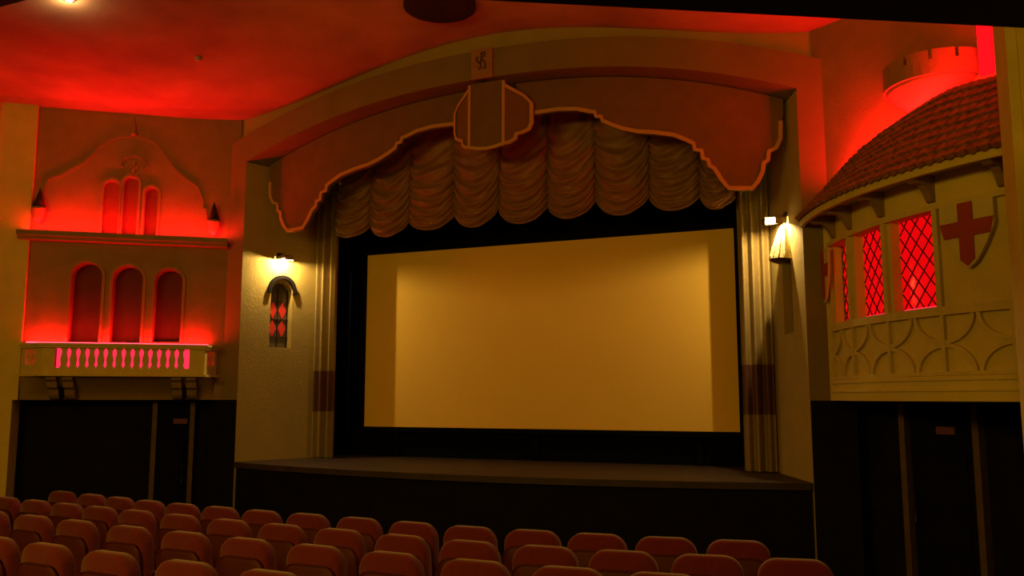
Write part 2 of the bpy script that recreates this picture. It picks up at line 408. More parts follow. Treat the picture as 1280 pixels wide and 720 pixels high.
# festoon curtain
t = thing('festoon_curtain', (0, 10.3, 4.34), 'brown ruched curtain of nine scalloped swags above the screen', 'curtain')
cx = [-2.83, -2.24, -1.60, -.91, -.24, .45, 1.11, 1.80, 2.43, 2.83]
cz = [4.50, 4.54, 4.57, 4.63, 4.65, 4.63, 4.65, 4.62, 4.58, 4.47]
bz = [4.37, 4.34, 4.385, 4.375, 4.365, 4.375, 4.37, 4.365, 4.34]
for i in range(9):
    x0, x1, za, zb, zm = cx[i], cx[i + 1], cz[i], cz[i + 1], bz[i]
    rnd = random.random() * 6
    def fn(u, v, x0=x0, x1=x1, za=za, zb=zb, zm=zm, rnd=rnd):
        sh = (1 - abs(2 * u - 1) ** 2.0) ** .62
        zc_ = za * (1 - u) + zb * u
        full = (zc_ - zm) * 1.05
        vv = v
        sag = full * (vv * 3.3 - 2.3 * vv * vv) * (1 if vv > .0 else 0)
        zt = 5.80
        z = zt + (zc_ - zt) * vv - sag * sh
        # swag folds follow the sagging lines and pinch at the cusps
        ph = vv ** 1.6 * 2 * pi * 6 + .7 * sin(rnd + 5 * u + 3 * vv)
        amp = .036 * (.35 + .65 * sh) * min(1, vv * 2.2)
        edge = min(u, 1 - u) * 2
        y = 10.34 - .15 * sh * (.25 + .75 * vv) - amp * sin(ph) - .016 * sin(2.3 * ph + rnd + 9 * u) * (1 - .5 * edge)
        y -= .02 * cos(u * 2 * pi * 4 + rnd) * (1 - sh) 
        if vv > .96: y += (vv - .96) * 1.2 * sh
        return (x0 - .012 + (x1 - x0 + .024) * u, y, z)
    m = MB(); m.grid(fn, 36, 110); build('swag', m, 'swag', t, smooth=True, recalc=False)
    m = MB(); m.tube([Vector(fn(u / 24, 1.0)) + Vector((0, -.004, .004)) for u in range(25)], .012, 6); build('hem', m, 'swag', t, smooth=True)

# ================================================================ PELMET
R_ = [(.56, 5.58), (.86, 5.585), (1.1, 5.555), (1.27, 5.50), (1.33, 5.485), (1.345, 5.43), (1.41, 5.42), (1.425, 5.365), (1.55, 5.295), (1.68, 5.235), (1.85, 5.18), (2.05, 5.145), (2.28, 5.085), (2.42, 5.01), (2.50, 4.96),
      (2.515, 4.885), (2.59, 4.865), (2.605, 4.77), (2.66, 4.75), (2.675, 4.68), (2.73, 4.64), (2.80, 4.51), (2.88, 4.40), (3.13, 4.375), (3.20, 4.45), (3.255, 4.56), (3.265, 4.65), (3.31, 4.67), (3.325, 4.77), (3.40, 4.80), (3.45, 4.90), (3.46, 5.1)]
YP = 9.70
PP = lambda x, z, w: (x, YP - w, z)
t = thing('stage_pelmet', (0, YP, 4.375), 'shaped plaster pelmet with stepped scalloped edge hanging inside the stage arch', 'pelmet')
for sx in (-1, 1):
    m = MB(); low = [(sx * a, b) for a, b in R_]
    tops = [(sx * x, zi(x * 1.04) - .015) for x in [3.49 - (3.49 - .3) * k / 20 for k in range(21)]]
    poly = low + [(sx * 3.49, 5.2)] + tops + [(sx * .3, 5.58)]
    m.prism(PP, poly, 0, .07); build('pelmet_board', m, 'pelmet', t)
    m = MB(); m.band(PP, [(sx * (a - .0), b + .018) for a, b in R_], .045, .07, .095); build('edge_moulding', m, 'trimc', t)['label'] = 'paler raised edge moulding'
# central bow
def BW(x, z, w):
    ax = abs(x); off = .20 if ax <= .245 else .20 * max(0, (.55 - ax) / (.55 - .245)) + .0
    return (x, YP - .07 - off - w, z)
bowL = [(.245, 5.185), (.30, 5.20), (.36, 5.25), (.37, 5.31), (.43, 5.33), (.50, 5.375), (.53, 5.46), (.53, 5.71), (.45, 5.80), (.245, 5.92)]
m = MB()
for sx in (-1, 1): m.prism(BW, [(sx * a, b) for a, b in bowL], 0, .03)
mid = [(-.245, 5.185), (-.12, 5.155), (0, 5.145), (.12, 5.155), (.245, 5.185), (.245, 6.0), (-.245, 6.0)]
m.prism(BW, mid, 0, .03); build('bow_front', m, 'pelmet', t)
m = MB()
for sx in (-1, 1):
    m.band(BW, [(sx * a, b) for a, b in bowL], .04, .03, .055)
    m.band(BW, [(sx * .232, 5.2), (sx * .232, 5.98)], .034, .03, .055)
m.band(BW, mid[:5], .04, .03, .055)
build('bow_moulding', m, 'trimc', t)['label'] = 'paler raised outline of the central bow'

# monogram cartouche on the fascia
t = thing('monogram_plaque', (-.03, D0 - .02, 6.02), 'small pale square plaque with a dark monogram at the crown of the stage arch', 'plaque')
m = MB(); m.box(FP, -.175, .115, 6.02, 6.41, .10, .135); build('plaque', m, 'plaque', t, bevel=.008)
m = MB(); C0 = (-.03, 6.24)
def st(pts, wd=.022): m.band(FP, [(C0[0] + a * .8, C0[1] + b * .8) for a, b in pts], wd, .135, .142)
st([(.0, .14), (0, .05), (-.02, -.05), (0, -.11)])
st([(0, .13), (.05, .14), (.06, .10), (.03, .06)])
st([(-.02, -.03), (-.07, .0), (-.09, .05), (-.06, .08)])
st([(.0, .03), (.04, .0), (.07, -.06), (.06, -.11)]); st([(-.06, -.08), (-.05, -.12), (-.01, -.13)], .015); st([(.03, -.12), (.08, -.13)], .015)
build('monogram', m, 'motif', t)['label'] = 'dark red curling letters'

# ================================================================ PICTURE LIGHTS, HOOD, ARCH RIM
for side, P, sd in ((-1, RL, 'left'), (1, RR, 'right')):
    zl = 4.05; tl = .57
    t = thing('wall_lamp', P(tl, zl, 0), 'small lit picture lamp on the %s stage reveal, over the lancet window' % sd, 'lamp', 'picture lamps beside the stage')
    m = MB(); m.box(P, tl - .05, tl + .05, zl - .005, zl + .09, 0, .02); build('back_plate', m, 'metal', t, bevel=.004)
    m = MB(); m.tube([P(tl, zl + .06, .02), P(tl, zl + .06, .12)], .01); build('arm', m, 'steel', t)
    m = MB()
    m.box(P, tl - .07, tl + .07, zl + .022, zl + .030, .01, .25)
    m.add([P(tl + .07, zl + .025, .01), P(tl + .07, zl + .025, .25), P(tl + .07, zl - .034, .25), P(tl + .07, zl - .012, .01)], [(0, 1, 2, 3)])
    for q in (-1,):
        dz = -.012 - (.03 if q < 0 and side > 0 else .0)
        m.add([P(tl + q * .07, zl + .025, .01), P(tl + q * .07, zl + .025, .14 if side > 0 else .25), P(tl + q * .07, zl + dz - .005, .14 if side > 0 else .25), P(tl + q * .07, zl + dz, .01)], [(0, 1, 2, 3)])
    m.add([P(tl - .07, zl + .025, .25), P(tl + .07, zl + .025, .25), P(tl + .07, zl - .034, .25), P(tl - .07, zl - .034 - (.03 if side > 0 else 0), .25)], [(0, 1, 2, 3)])
    build('shade', m, 'steel', t, recalc=False)
    m = MB(); m.tube([P(tl, zl + .010, .06), P(tl, zl - .012, .24)], .011); build('bulb', m, 'bulb', t)
    point('lamp_light', P(tl, zl - .016, .125), 26 * K_SCONCE, (1, .66, .24), .012)
# dark arched lip on the left window
m = MB(); a = arch_pts(TC, .40, 3.55, 3.80)
m.band(RL, [(TC + .195, 3.56)] + a[2:] + [(TC - .195, 3.56)], .05, 0, .035)
props(build('arched_hood_mould', m, 'darkwood'), 'arched lip over the head of the left lancet window', 'moulding')
# canopy over the right window
t = thing('window_canopy', RR(TC, 3.58, 0), 'pale stone canopy flaring out over the right lancet window, lit from above', 'canopy')
def can(u, v, off=0):
    a_ = pi * u; r = (.03 + .19 * v ** .7) - off; h = (.04 + .14 * v ** .8) - off
    return RR(TC + r * cos(a_), 4.0 - .40 * v + .03 * sin(a_) * v, max(h * sin(a_), .0))
m = MB(); m.grid(can, 20, 14); m.grid(lambda u, v: can(u, v, .018), 20, 14); m.grid(lambda u, v: can(u, 1, .018 * v), 20, 1)
build('canopy_shell', m, 'hood', t, smooth=True, recalc=False)
m = MB()
for k in range(1, 8):
    m.tube([can(k / 8, v / 10) for v in range(11)], .008, 6)
build('rib', m, 'hood', t, smooth=True)

# ================================================================ LEFT CASTLE FRONT
# Dutch gable relief
gl = [(2.35, 4.40), (2.35, 4.86), (2.30, 4.99), (2.16, 5.05), (2.04, 5.14), (1.92, 5.22), (1.80, 5.343), (1.72, 5.46), (1.62, 5.55), (1.50, 5.62), (1.30, 5.66), (1.10, 5.62), (1.0, 5.57), (.90, 5.45), (.83, 5.35), (.74, 5.22), (.62, 5.12), (.43, 4.99), (.40, 4.90), (.36, 4.82), (.36, 4.70), (.31, 4.69), (.30, 4.40)]
m = MB(); m.band(WL, gl, .03, 0, .018)
props(build('gable_moulding', m, 'stone'), 'curved raised gable outline above the upper niches on the left wall', 'moulding')
m = MB(); m.lathe(WL(1.29, 5.66, .02), [(.035, 0), (.045, .03), (.02, .06), (.03, .10), (.012, .16), (.004, .26)], 12)
props(build('gable_finial', m, 'stone', smooth=True), 'small pointed finial on top of the left gable outline', 'finial')
m = MB()
m.band(WL, [(1.27, 5.08), (1.27, 5.30)], .04, 0, .03); m.band(WL, [(1.21, 5.12), (1.33, 5.12)], .03, 0, .03); m.band(WL, [(1.22, 5.22), (1.32, 5.22)], .03, 0, .03)
m.band(WL, [(1.27 + .15 * cos(a_), 5.25 + .12 * sin(a_)) for a_ in [radians(q) for q in range(20, 161, 14)]], .03, 0, .03)
m.band(WL, [(1.40, 5.32), (1.44, 5.24), (1.40, 5.20)], .025, 0, .03); m.band(WL, [(1.14, 5.32), (1.09, 5.24), (1.13, 5.20)], .025, 0, .03)
props(build('crown_relief', m, 'stone'), 'little crown-like relief above the middle upper niche', 'relief')
for s_, zz, sd in ((2.38, 4.44, 'left'), (.20, 4.38, 'right')):
    t = thing('corner_turret', WL(s_, zz, .08), 'small dark cone-topped turret at the %s end of the upper left ledge' % sd, 'turret', 'little turrets on the ledge')
    m = MB(); m.lathe(WL(s_, zz, .09), [(.02, -.06), (.07, .0), (.075, .10), (.09, .11), (.09, .14)], 16); build('turret_drum', m, 'stone', t, smooth=True)
    m = MB(); m.lathe(WL(s_, zz, .09), [(.085, .14), (.045, .26), (.003, .40)], 16); build('cone_roof', m, 'grille', t, smooth=True)
# upper ledge
t = thing('wall_ledge', WL(1.28, 4.17, 0), 'long red-lit ledge under the upper niches of the left castle front', 'ledge')
m = MB(); m.box(WL, .0, 2.60, 4.19, 4.235, .0, .20); m.box(WL, .0, 2.60, 4.15, 4.19, .0, .14); m.box(WL, .0, 2.60, 4.235, 4.262, .17, .20)
build('ledge', m, 'stone', t, bevel=.006)
m = MB(); m.box(WL, .04, 2.50, 4.236, 4.25, .11, .16)
red_strip(WL, .05, 2.45, 4.255, .15, 52, 10)
props(build('light_strip', m, 'led'), 'red light strip glowing on the upper ledge of the left wall', 'light', 'red light strips')
# balcony
t = thing('balcony', WL(1.3, 2.07, 0), 'small castle balcony with red light shining through its balusters on the left wall', 'balcony')
bp = [(.09, 0), (.215, .36), (2.16, .36), (2.52, .0)]   # plan (s,d)
def ring(offs):   # offset plan
    return [(bp[0][0] - offs * 1.0, 0), (bp[1][0] - offs * .7, bp[1][1] + offs), (bp[2][0] + offs * .7, bp[2][1] + offs), (bp[3][0] + offs, 0)]
WLP = lambda s, d, z: WL(s, z, d)
m = MB(); m.prism(WLP, ring(.03), 2.73, 2.76, [[(bp[0][0] + .1, .001), (bp[1][0] + .05, .28), (bp[2][0] - .05, .28), (bp[3][0] - .12, .001)]])
m.prism(WLP, ring(.045), 2.76, 2.79, [[(bp[0][0] + .1, .001), (bp[1][0] + .05, .28), (bp[2][0] - .05, .28), (bp[3][0] - .12, .001)]]); build('handrail', m, 'timber', t)
m = MB(); m.prism(WLP, ring(.0), 2.40, 2.475); m.prism(WLP, ring(.03), 2.37, 2.40); build('balcony_floor', m, 'timber', t)
m = MB()
def face(a, b):       # vertical face between plan points
    dv = Vector((b[0] - a[0], b[1] - a[1])); L_ = dv.length; dv /= L_; nn = Vector((dv.y, -dv.x))
    if nn.y < 0: nn = -nn
    return (lambda u, z, w: WL(a[0] + dv.x * u - nn.x * .0 + nn.x * w, z, a[1] + dv.y * u + nn.y * w)), L_
Pf, Lf = face(bp[1], bp[2])
m.box(Pf, 0, .19, 2.475, 2.73, -.05, 0); build('corner_post', m, 'timber', t); m = MB(); m.box(Pf, 1.80, Lf, 2.475, 2.73, -.05, 0); build('corner_post', m, 'timber', t)
for q in (0, 2):
    Pe, Le = face(bp[q], bp[q + 1]); m = MB()
    c = Le / 2; hw = min(.11, Le * .3)
    hole1 = [(c - hw, 2.52), (c - hw * .35, 2.52), (c - hw * .35, 2.58), (c - hw * .7, 2.63), (c - hw * .35, 2.66), (c - hw * .35, 2.71), (c - hw, 2.71)]
    hole2 = [(c + c - x, z) for x, z in hole1][::-1]
    hole3 = [(c, 2.50), (c + hw * .28, 2.54), (c + hw * .15, 2.57), (c + hw * .22, 2.71), (c - hw * .22, 2.71), (c - hw * .15, 2.57), (c - hw * .28, 2.54)]
    m.prism(Pe, [(0, 2.475), (Le, 2.475), (Le, 2.73), (0, 2.73)], -.05, 0, [hole1, hole2, hole3])
    build('pierced_panel', m, 'timber', t)
b0, b1 = .19, 1.80; NB = 15; stp = (b1 - b0) / NB
for k in range(1, NB):
    m = MB(); x = b0 + stp * k
    prof = [(2.475, .046), (2.495, .044), (2.505, .030), (2.54, .034), (2.575, .040), (2.61, .036), (2.65, .026), (2.69, .024), (2.71, .034), (2.73, .046)]
    pl = [(x + w_, z) for z, w_ in prof] + [(x - w_, z) for z, w_ in prof[::-1]]
    m.prism(Pf, pl, -.05, -.005); build('baluster', m, 'timber', t)
# console underside and brackets
m = MB()
def cons(u, v):
    a_ = bp[0][0] + .04 + (bp[3][0] - bp[0][0] - .08) * u
    dmax = .34 * min(1, (a_ - bp[0][0]) / .14, (bp[3][0] - a_) / .36)
    return WL(a_, 2.38 - .30 * v, .01 + max(0, dmax) * (1 - v) ** 1.6)
m.grid(cons, 40, 10); build('console', m, 'stone', t, smooth=True)
for s_ in (2.05, 1.86, .56, .38):
    m = MB(); pr = [(.0, 2.38), (.33, 2.38), (.33, 2.33), (.27, 2.30), (.24, 2.23), (.17, 2.2), (.13, 2.13), (.08, 2.09), (0, 2.075)]
    m.prism(lambda a_, b_, c_: WL(s_ + c_, b_, a_), pr, -.06, .06); build('bracket', m, 'stone', t)
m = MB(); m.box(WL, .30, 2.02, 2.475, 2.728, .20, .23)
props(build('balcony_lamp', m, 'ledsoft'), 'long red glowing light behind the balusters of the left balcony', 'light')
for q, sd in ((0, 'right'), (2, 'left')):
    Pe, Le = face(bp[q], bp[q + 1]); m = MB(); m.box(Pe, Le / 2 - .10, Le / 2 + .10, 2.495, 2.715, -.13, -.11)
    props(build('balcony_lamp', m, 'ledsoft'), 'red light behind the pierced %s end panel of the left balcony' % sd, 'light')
m = MB(); m.box(WL, .20, 2.42, 2.80, 2.815, .04, .085)
red_strip(WL, .22, 2.40, 2.82, .07, 36, -8)
props(build('light_strip', m, 'led'), 'red light strip glowing behind the balcony handrail on the left wall', 'light', 'red light strips')
m = MB(); m.box(WL, .15, 2.47, 2.78, 2.80, .02, .14); build('cable_tray', m, 'timber', None)['label'] = 'narrow tray carrying the red light strip behind the balcony handrail'
bpy.data.objects['cable_tray']['category'] = 'tray'
for s_, sd in ((1.955, 'left'), (.47, 'right')):
    m = MB(); m.box(WL, s_ - .02, s_ + .02, 2.05, 2.37, .10, .14)
    props(build('drop_cable', m, 'dark'), 'dark vertical strap between the %s pair of balcony brackets' % sd, 'strap', 'straps under the balcony')

# ================================================================ RIGHT BAY
TCB, RB, OFF = 2.1, 3.4, 2.68
def BAY(al, z, w):        # al in degrees, w outwards from the bay face
    r = RB + w; return WR(TCB + r * sin(radians(al)), z, r * cos(radians(al)) - OFF)
AL0, AL1 = -38.0, 13.0
bay = thing('castle_bay', WR(1.3, 2.07, 0), 'curved cream castle bay with red lit lattice windows and tiled roof on the right', 'bay')
wins = [(-36.2, -29.0), (-26.2, -18.2), (-15.9, -7.6)]
als = sorted(set([AL0 + (AL1 - AL0) * k / 50 for k in range(51)] + [a for w_ in wins for a in w_]))
def wallgrid(m, z0, z1, w_, skip=()):
    for a, b in zip(als, als[1:]):
        mid_ = (a + b) / 2
        if any(p < mid_ < q for p, q in skip): continue
        m.add([BAY(a, z0, w_), BAY(b, z0, w_), BAY(b, z1, w_), BAY(a, z1, w_)], [(0, 1, 2, 3)])
m = MB(); wallgrid(m, 2.24, 2.83, 0); wallgrid(m, 2.83, 3.62, 0, wins); wallgrid(m, 3.62, 3.96, 0)
for p, q in wins:
    sub = [a for a in als if p <= a <= q]
    for z_ in (2.83, 3.62):
        for a, b in zip(sub, sub[1:]): m.add([BAY(a, z_, 0), BAY(b, z_, 0), BAY(b, z_, -.09), BAY(a, z_, -.09)], [(0, 1, 2, 3)])
    for a in (p, q): m.add([BAY(a, 2.83, 0), BAY(a, 3.62, 0), BAY(a, 3.62, -.09), BAY(a, 2.83, -.09)], [(0, 1, 2, 3)])
m.add([BAY(AL0, 2.07, 0), BAY(AL0, 3.96, 0), (3.86, 9.34, 3.96), (3.86, 9.34, 2.07)], [(0, 1, 2, 3)])
m.grid(lambda u, v: [a_ * (1 - v) + b_ * v for a_, b_ in zip(BAY(AL0 + (AL1 - AL0) * u, 2.075, 0), WR(3.0 * u, 2.075, .01))], 30, 1)
build('bay_wall', m, 'yellow', bay)
# base mouldings
m = MB()
for z0, z1, w_ in ((2.07, 2.15, .05), (2.15, 2.17, .065), (2.17, 2.235, .04), (2.235, 2.26, .055), (2.26, 2.285, .025)):
    for a, b in zip(als, als[1:]): m.box(lambda u, v, c: BAY(u, v, c), a, b, z0, z1, -.02, w_)
build('base_moulding', m, 'yellow', bay)
# tracery frieze
m = MB(); cells = [-47.2 + 10 * k + 0.0 for k in range(1, 7)]    # boundaries -37.2,-27.2...
cells = [-37.2, -27.3, -17.0, -6.7, 3.2, 13.0]
Z0, Z1 = 2.29, 2.765
def FR(u, v, w_): return BAY(u, v, w_)
dg = 180 / pi / RB   # degrees per metre
def bband(line, wd, w0, w1):   # line in (metres along arc, z)
    m.band(lambda u, v, c: BAY(u * dg, v, c), line, wd, w0, w1)
for a in cells: bband([(a / dg, Z0 - .01), (a / dg, Z1)], .035, 0, .035)
for a, b in zip(cells, cells[1:]):
    a_, b_ = a / dg, b / dg; wv = (b_ - a_); rx = wv * .46; rz = .225
    ln = [a_ + wv * k / 8 for k in range(9)]
    for cxx, cz_, q0 in ((a_, Z1, 270), (b_, Z1, 180), (a_, Z0, 0), (b_, Z0, 90)):
        bband([(cxx + rx * cos(radians(q0 + g)), cz_ + rz * sin(radians(q0 + g))) for g in range(0, 91, 9)], .035, 0, .03)
    bband([(x, Z1 + .012) for x in ln], .04, 0, .04); bband([(x, Z0) for x in ln], .03, 0, .035)
build('tracery_frieze', m, 'timber', bay)
# timber window frame
m = MB()
frs = [-37.3, -27.6, -17.05, -6.9, 8.5]
for a in frs: bband([(a / dg, 2.80), (a / dg, 3.66)], .05, 0, .035)
for z_ in (2.805, 3.645):
    bband([(x / dg, z_) for x in [AL0 + (AL1 - AL0) * k / 30 for k in range(31)]], .045, 0, .04)
build('timber_frame', m, 'timber', bay)
for k, (p, q) in enumerate(wins):
    m = MB(); n_ = 6
    for j in range(n_):
        a, b = p + (q - p) * j / n_, p + (q - p) * (j + 1) / n_
        m.box(lambda u, v, c: BAY(u, v, c), a, b, 2.83, 3.62, -.10, -.09)
    wn = build('bay_window', m, 'pane', bay); wn['label'] = 'red lit window pane'
    m = MB(); W_ = (q - p) / dg; H_ = .79; nd = 3.4 if k else 3.0
    px_, pz_ = .14, .165
    for sgn in (1, -1):
        for c_ in range(-8, 10):
            # line x = c*px + sgn*(z/pz)*px ; clip to the pane
            pts_ = []
            for jz in range(0, 41):
                z_ = H_ * jz / 40; x_ = c_ * px_ + sgn * z_ / pz_ * px_
                if 0 <= x_ <= W_: pts_.append((p / dg + x_, 2.83 + z_))
            if len(pts_) > 2: m.band(lambda u, v, c: BAY(u * dg, v, c), [pts_[0], pts_[-1]] if W_ < .2 else pts_[::4] + [pts_[-1]], .008, -.09, -.082)
    build('lattice', m, 'lead', wn)
    m = MB(); m.box(lambda u, v, c: BAY(u, v, c), p + .8, q - .3, 2.832, 2.85, -.085, -.06); build('light_strip', m, 'ledsoft', wn)
# eaves board
EL0, EL1 = -39.0, 8.5
m = MB(); ea = [EL0 + (EL1 - EL0) * k / 40 for k in range(41)]
for a, b in zip(ea, ea[1:]):
    m.box(lambda u, v, c: BAY(u, v, c), a, b, 3.86, 3.925, .245, .285)
    m.box(lambda u, v, c: BAY(u, v, c), a, b, 3.915, 3.93, -.02, .25)
build('eaves_board', m, 'timber', bay)
for a in (-34.5, -27.0, -17.5, -7.5, 3.0):
    m = MB(); pr = [(0, 3.915), (.24, 3.915), (.245, 3.86), (.20, 3.835), (.12, 3.83), (.07, 3.78), (.03, 3.70), (0, 3.69)]
    m.prism(lambda u, v, c: BAY(a + c * dg, v, u), pr, -.035, .035); build('eaves_bracket', m, 'stone', bay)
# roof: loft from eaves to rim on the wall, with tiles
RIM = [(0.082, 4.151, 0.03), (0.255, 4.3, 0.08), (0.484, 4.415, 0.16), (0.739, 4.498, 0.24), (1.0, 4.555, 0.32), (1.299, 4.624, 0.38), (1.52, 4.668, 0.41), (1.724, 4.693, 0.43), (1.908, 4.687, 0.44), (2.118, 4.663, 0.45), (2.718, 4.683, 0.45)]    # top edge of the roof: distance along the wall, height, distance out from the wall
def rimp(t_):
    for (a, za, da), (b, zb, db) in zip(RIM, RIM[1:]):
        if t_ <= b:
            k = max(0, (t_ - a) / (b - a)); return za + (zb - za) * k, da + (db - da) * k
    return RIM[-1][1:]
def roof(u, v, lift=0):
    al = EL0 + (EL1 - EL0) * u; E_ = Vector(BAY(al, 3.93, .30)); tr = RIM[0][0] + (RIM[-1][0] - .1 - RIM[0][0]) * u; z_, d_ = rimp(tr); T_ = Vector(WR(tr, z_, d_))
    nrm = Vector(BAY(al, 0, 1)) - Vector(BAY(al, 0, 0)); nrm.z = .9; nrm.normalize()
    return E_.lerp(T_, v) + nrm * lift
m = MB(); m.grid(lambda u, v: roof(u, v, 0), 50, 12); m.grid(lambda u, v: roof(u, v, -.04), 50, 12)
m.grid(lambda u, v: roof(0, u, -.04 * v), 12, 1); m.grid(lambda u, v: roof(1, u, -.04 * v), 12, 1); m.grid(lambda u, v: roof(u, 1, -.04 * v), 50, 1)
m.grid(lambda u, v: WR(RIM[0][0] + (RIM[-1][0] - RIM[0][0]) * u, rimp(RIM[0][0] + (RIM[-1][0] - RIM[0][0]) * u)[0] - .07, .0 + rimp(RIM[0][0] + (RIM[-1][0] - RIM[0][0]) * u)[1] * v), 40, 1)
build('roof_deck', m, 'tile', bay, recalc=False)
m = MB(); NC, NT = 9, 34
for r_ in range(NC):
    v0, v1 = r_ / NC - .01, (r_ + 1) / NC + .03
    for c_ in range(NT):
        u0 = (c_ + (.5 if r_ % 2 else 0)) / NT; u1 = u0 + .93 / NT
        if u1 > 1: continue
        l0 = .035 + random.random() * .008; l1 = .006; um = (u0 + u1) / 2; vb = v0 - .018
        vs = [roof(u0, max(0, v0), l0), roof(um, vb, l0 + .012), roof(u1, max(0, v0), l0), roof(u1, min(1, v1), l1), roof(um, min(1, v1), l1 + .008), roof(u0, min(1, v1), l1),
              roof(u0, max(0, v0), .0), roof(um, vb, .0), roof(u1, max(0, v0), .0), roof(u1, min(1, v1), 0), roof(u0, min(1, v1), 0)]
        m.add(vs, [(0, 1, 4, 5), (1, 2, 3, 4), (0, 6, 7, 1), (1, 7, 8, 2), (2, 8, 9, 3), (0, 5, 10, 6)])
build('roof_tiles', m, 'tile', bay, recalc=False)
m = MB(); RA, RZ = RIM[1][0], RIM[-1][0] - .12
for k in range(24):
    a = RA + (RZ - RA) * k / 24; b = RA + (RZ - RA) * (k + 1) / 24
    def q_(t_, dz, dd): z_, d_ = rimp(t_); return WR(t_, z_ + dz, max(.01, d_ - dd))
    m.box(lambda u, v, c: q_(u, c, v), a, b, .045, .09, -.05, -.04)
n_ = 6
for k in range(n_):
    a = RA + (RZ - RA) * k / n_ + .01; b = RA + (RZ - RA) * (k + 1) / n_ - .01
    (za, da), (zb, db) = rimp(a), rimp(b)
    P_ = lambda s, z, d, a=a, b=b, za=za, zb=zb, da=da, db=db: WR(s, za - .03 + (zb - za) * (s - a) / (b - a), max(.03, da - .07 + (db - da) * (s - a) / (b - a)) + d)
    red_strip(P_, a, b, 0, 0, 15, 0)
props(build('light_strip', m, 'led'), 'red light strip hidden along the top of the tiled bay roof', 'light', 'red light strips')
# shields
def shield(P, c, z0, z1, hw, w0, w1, label):
    t = thing('heraldic_shield', P(c, z0, w0), label, 'shield', 'red cross shields on the bay')
    zz = z1 - z0
    def half(z):     # half width as function of height fraction from tip
        f = (z - z0) / zz; return hw * (min(1, f / .62) ** .62)
    lv = [z0 + zz * k / 14 for k in range(15)]
    m = MB(); m.prism(P, [(c + half(z), z) for z in lv] + [(c - half(z), z) for z in lv[::-1]], w0, w1); build('shield_board', m, 'shieldw', t)
    m = MB(); cw = hw * .27; zc_ = z0 + zz * .60; ch = zz * .12
    m.prism(P, [(c - cw, z0 + zz * .13), (c, z0 + zz * .03), (c + cw, z0 + zz * .13), (c + cw, zc_ - ch), (c + half(zc_ - ch), zc_ - ch), (c + half(zc_ + ch), zc_ + ch), (c + cw, zc_ + ch), (c + cw, z1), (c - cw, z1), (c - cw, zc_ + ch), (c - half(zc_ + ch), zc_ + ch), (c - half(zc_ - ch), zc_ - ch), (c - cw, zc_ - ch)], w1, w1 + .006)
    build('red_cross', m, 'redpaint', t)['label'] = 'flat dark red cross'
shield(lambda u, v, c: BAY(u * dg, v, c), -1.85 / dg, 3.10, 3.62, .225, .03, .06, 'cream shield with a red cross on the bay, right of the lattice windows')
pa, pb = Vector((3.875, 9.33)), Vector((3.925, 9.20)); ee = (pb - pa).normalized(); nn = Vector((ee.y, -ee.x));
if nn.x > 0: nn = -nn
shield(lambda u, v, c: (pa.x + ee.x * u + nn.x * c, pa.y + ee.y * u + nn.y * c, v), .02, 3.06, 3.60, .16, .015, .04, 'narrow edge-on red cross shield at the left end of the bay')

# crenellated tower top
TZ = 4.92
t = thing('tower_turret', WR(1.28, 4.55, 0), 'round red-lit battlemented turret on the wall behind the tiled bay roof', 'turret')
cT = WR(1.27, 0, -.03)
m = MB(); m.lathe((cT[0], cT[1], TZ), [(.36, 0), (.45, .0), (.45, .135), (.40, .135), (.40, .03)], 40); build('drum', m, 'stone', t, smooth=False)
m = MB(); nm_ = 13
for k in range(nm_):
    a0_ = 2 * pi * k / nm_ + .25; a1_ = a0_ + 2 * pi / nm_ * .86
    vs = []; ns = 5
    for a_ in [a0_ + (a1_ - a0_) * j / ns for j in range(ns + 1)]:
        for r_, z_ in ((.45, TZ + .134), (.45, TZ + .22), (.40, TZ + .22), (.40, TZ + .134)): vs.append((cT[0] + r_ * cos(a_), cT[1] + r_ * sin(a_), z_))
    fs = [(4 * j + q, 4 * j + (q + 1) % 4, 4 * j + 4 + (q + 1) % 4, 4 * j + 4 + q) for j in range(ns) for q in range(4)] + [(0, 1, 2, 3), (4 * ns, 4 * ns + 1, 4 * ns + 2, 4 * ns + 3)]
    mm = MB(); mm.add(vs, fs); build('merlon', mm, 'stone', t)
m = MB(); m.lathe((cT[0], cT[1], TZ), [(.43, 0), (.40, -.03), (.37, -.07), (.28, -.16), (.17, -.28), (.05, -.36)], 40); build('corbel_cone', m, 'stone', t, smooth=True)
# added glowing strip, no real lamp: stands in for the red-lit reveal by the pier
t = thing('light_strip', WR(1.70, 4.86, 0), 'tall glowing red strip standing in for the lit reveal between turret and right pier', 'light', 'red light strips')
m = MB(); m.box(WR, 1.74, 1.86, 4.87, 5.95, .02, .06); build('reveal_glow', m, mat('lit_reveal_red', (.3, .01, .01), .5, emit=(1, .004, .01), estr=1.1), t)
m = MB(); m.box(WR, 1.72, 1.88, 4.85, 5.96, .0, .02); build('backing', m, 'stone', t)

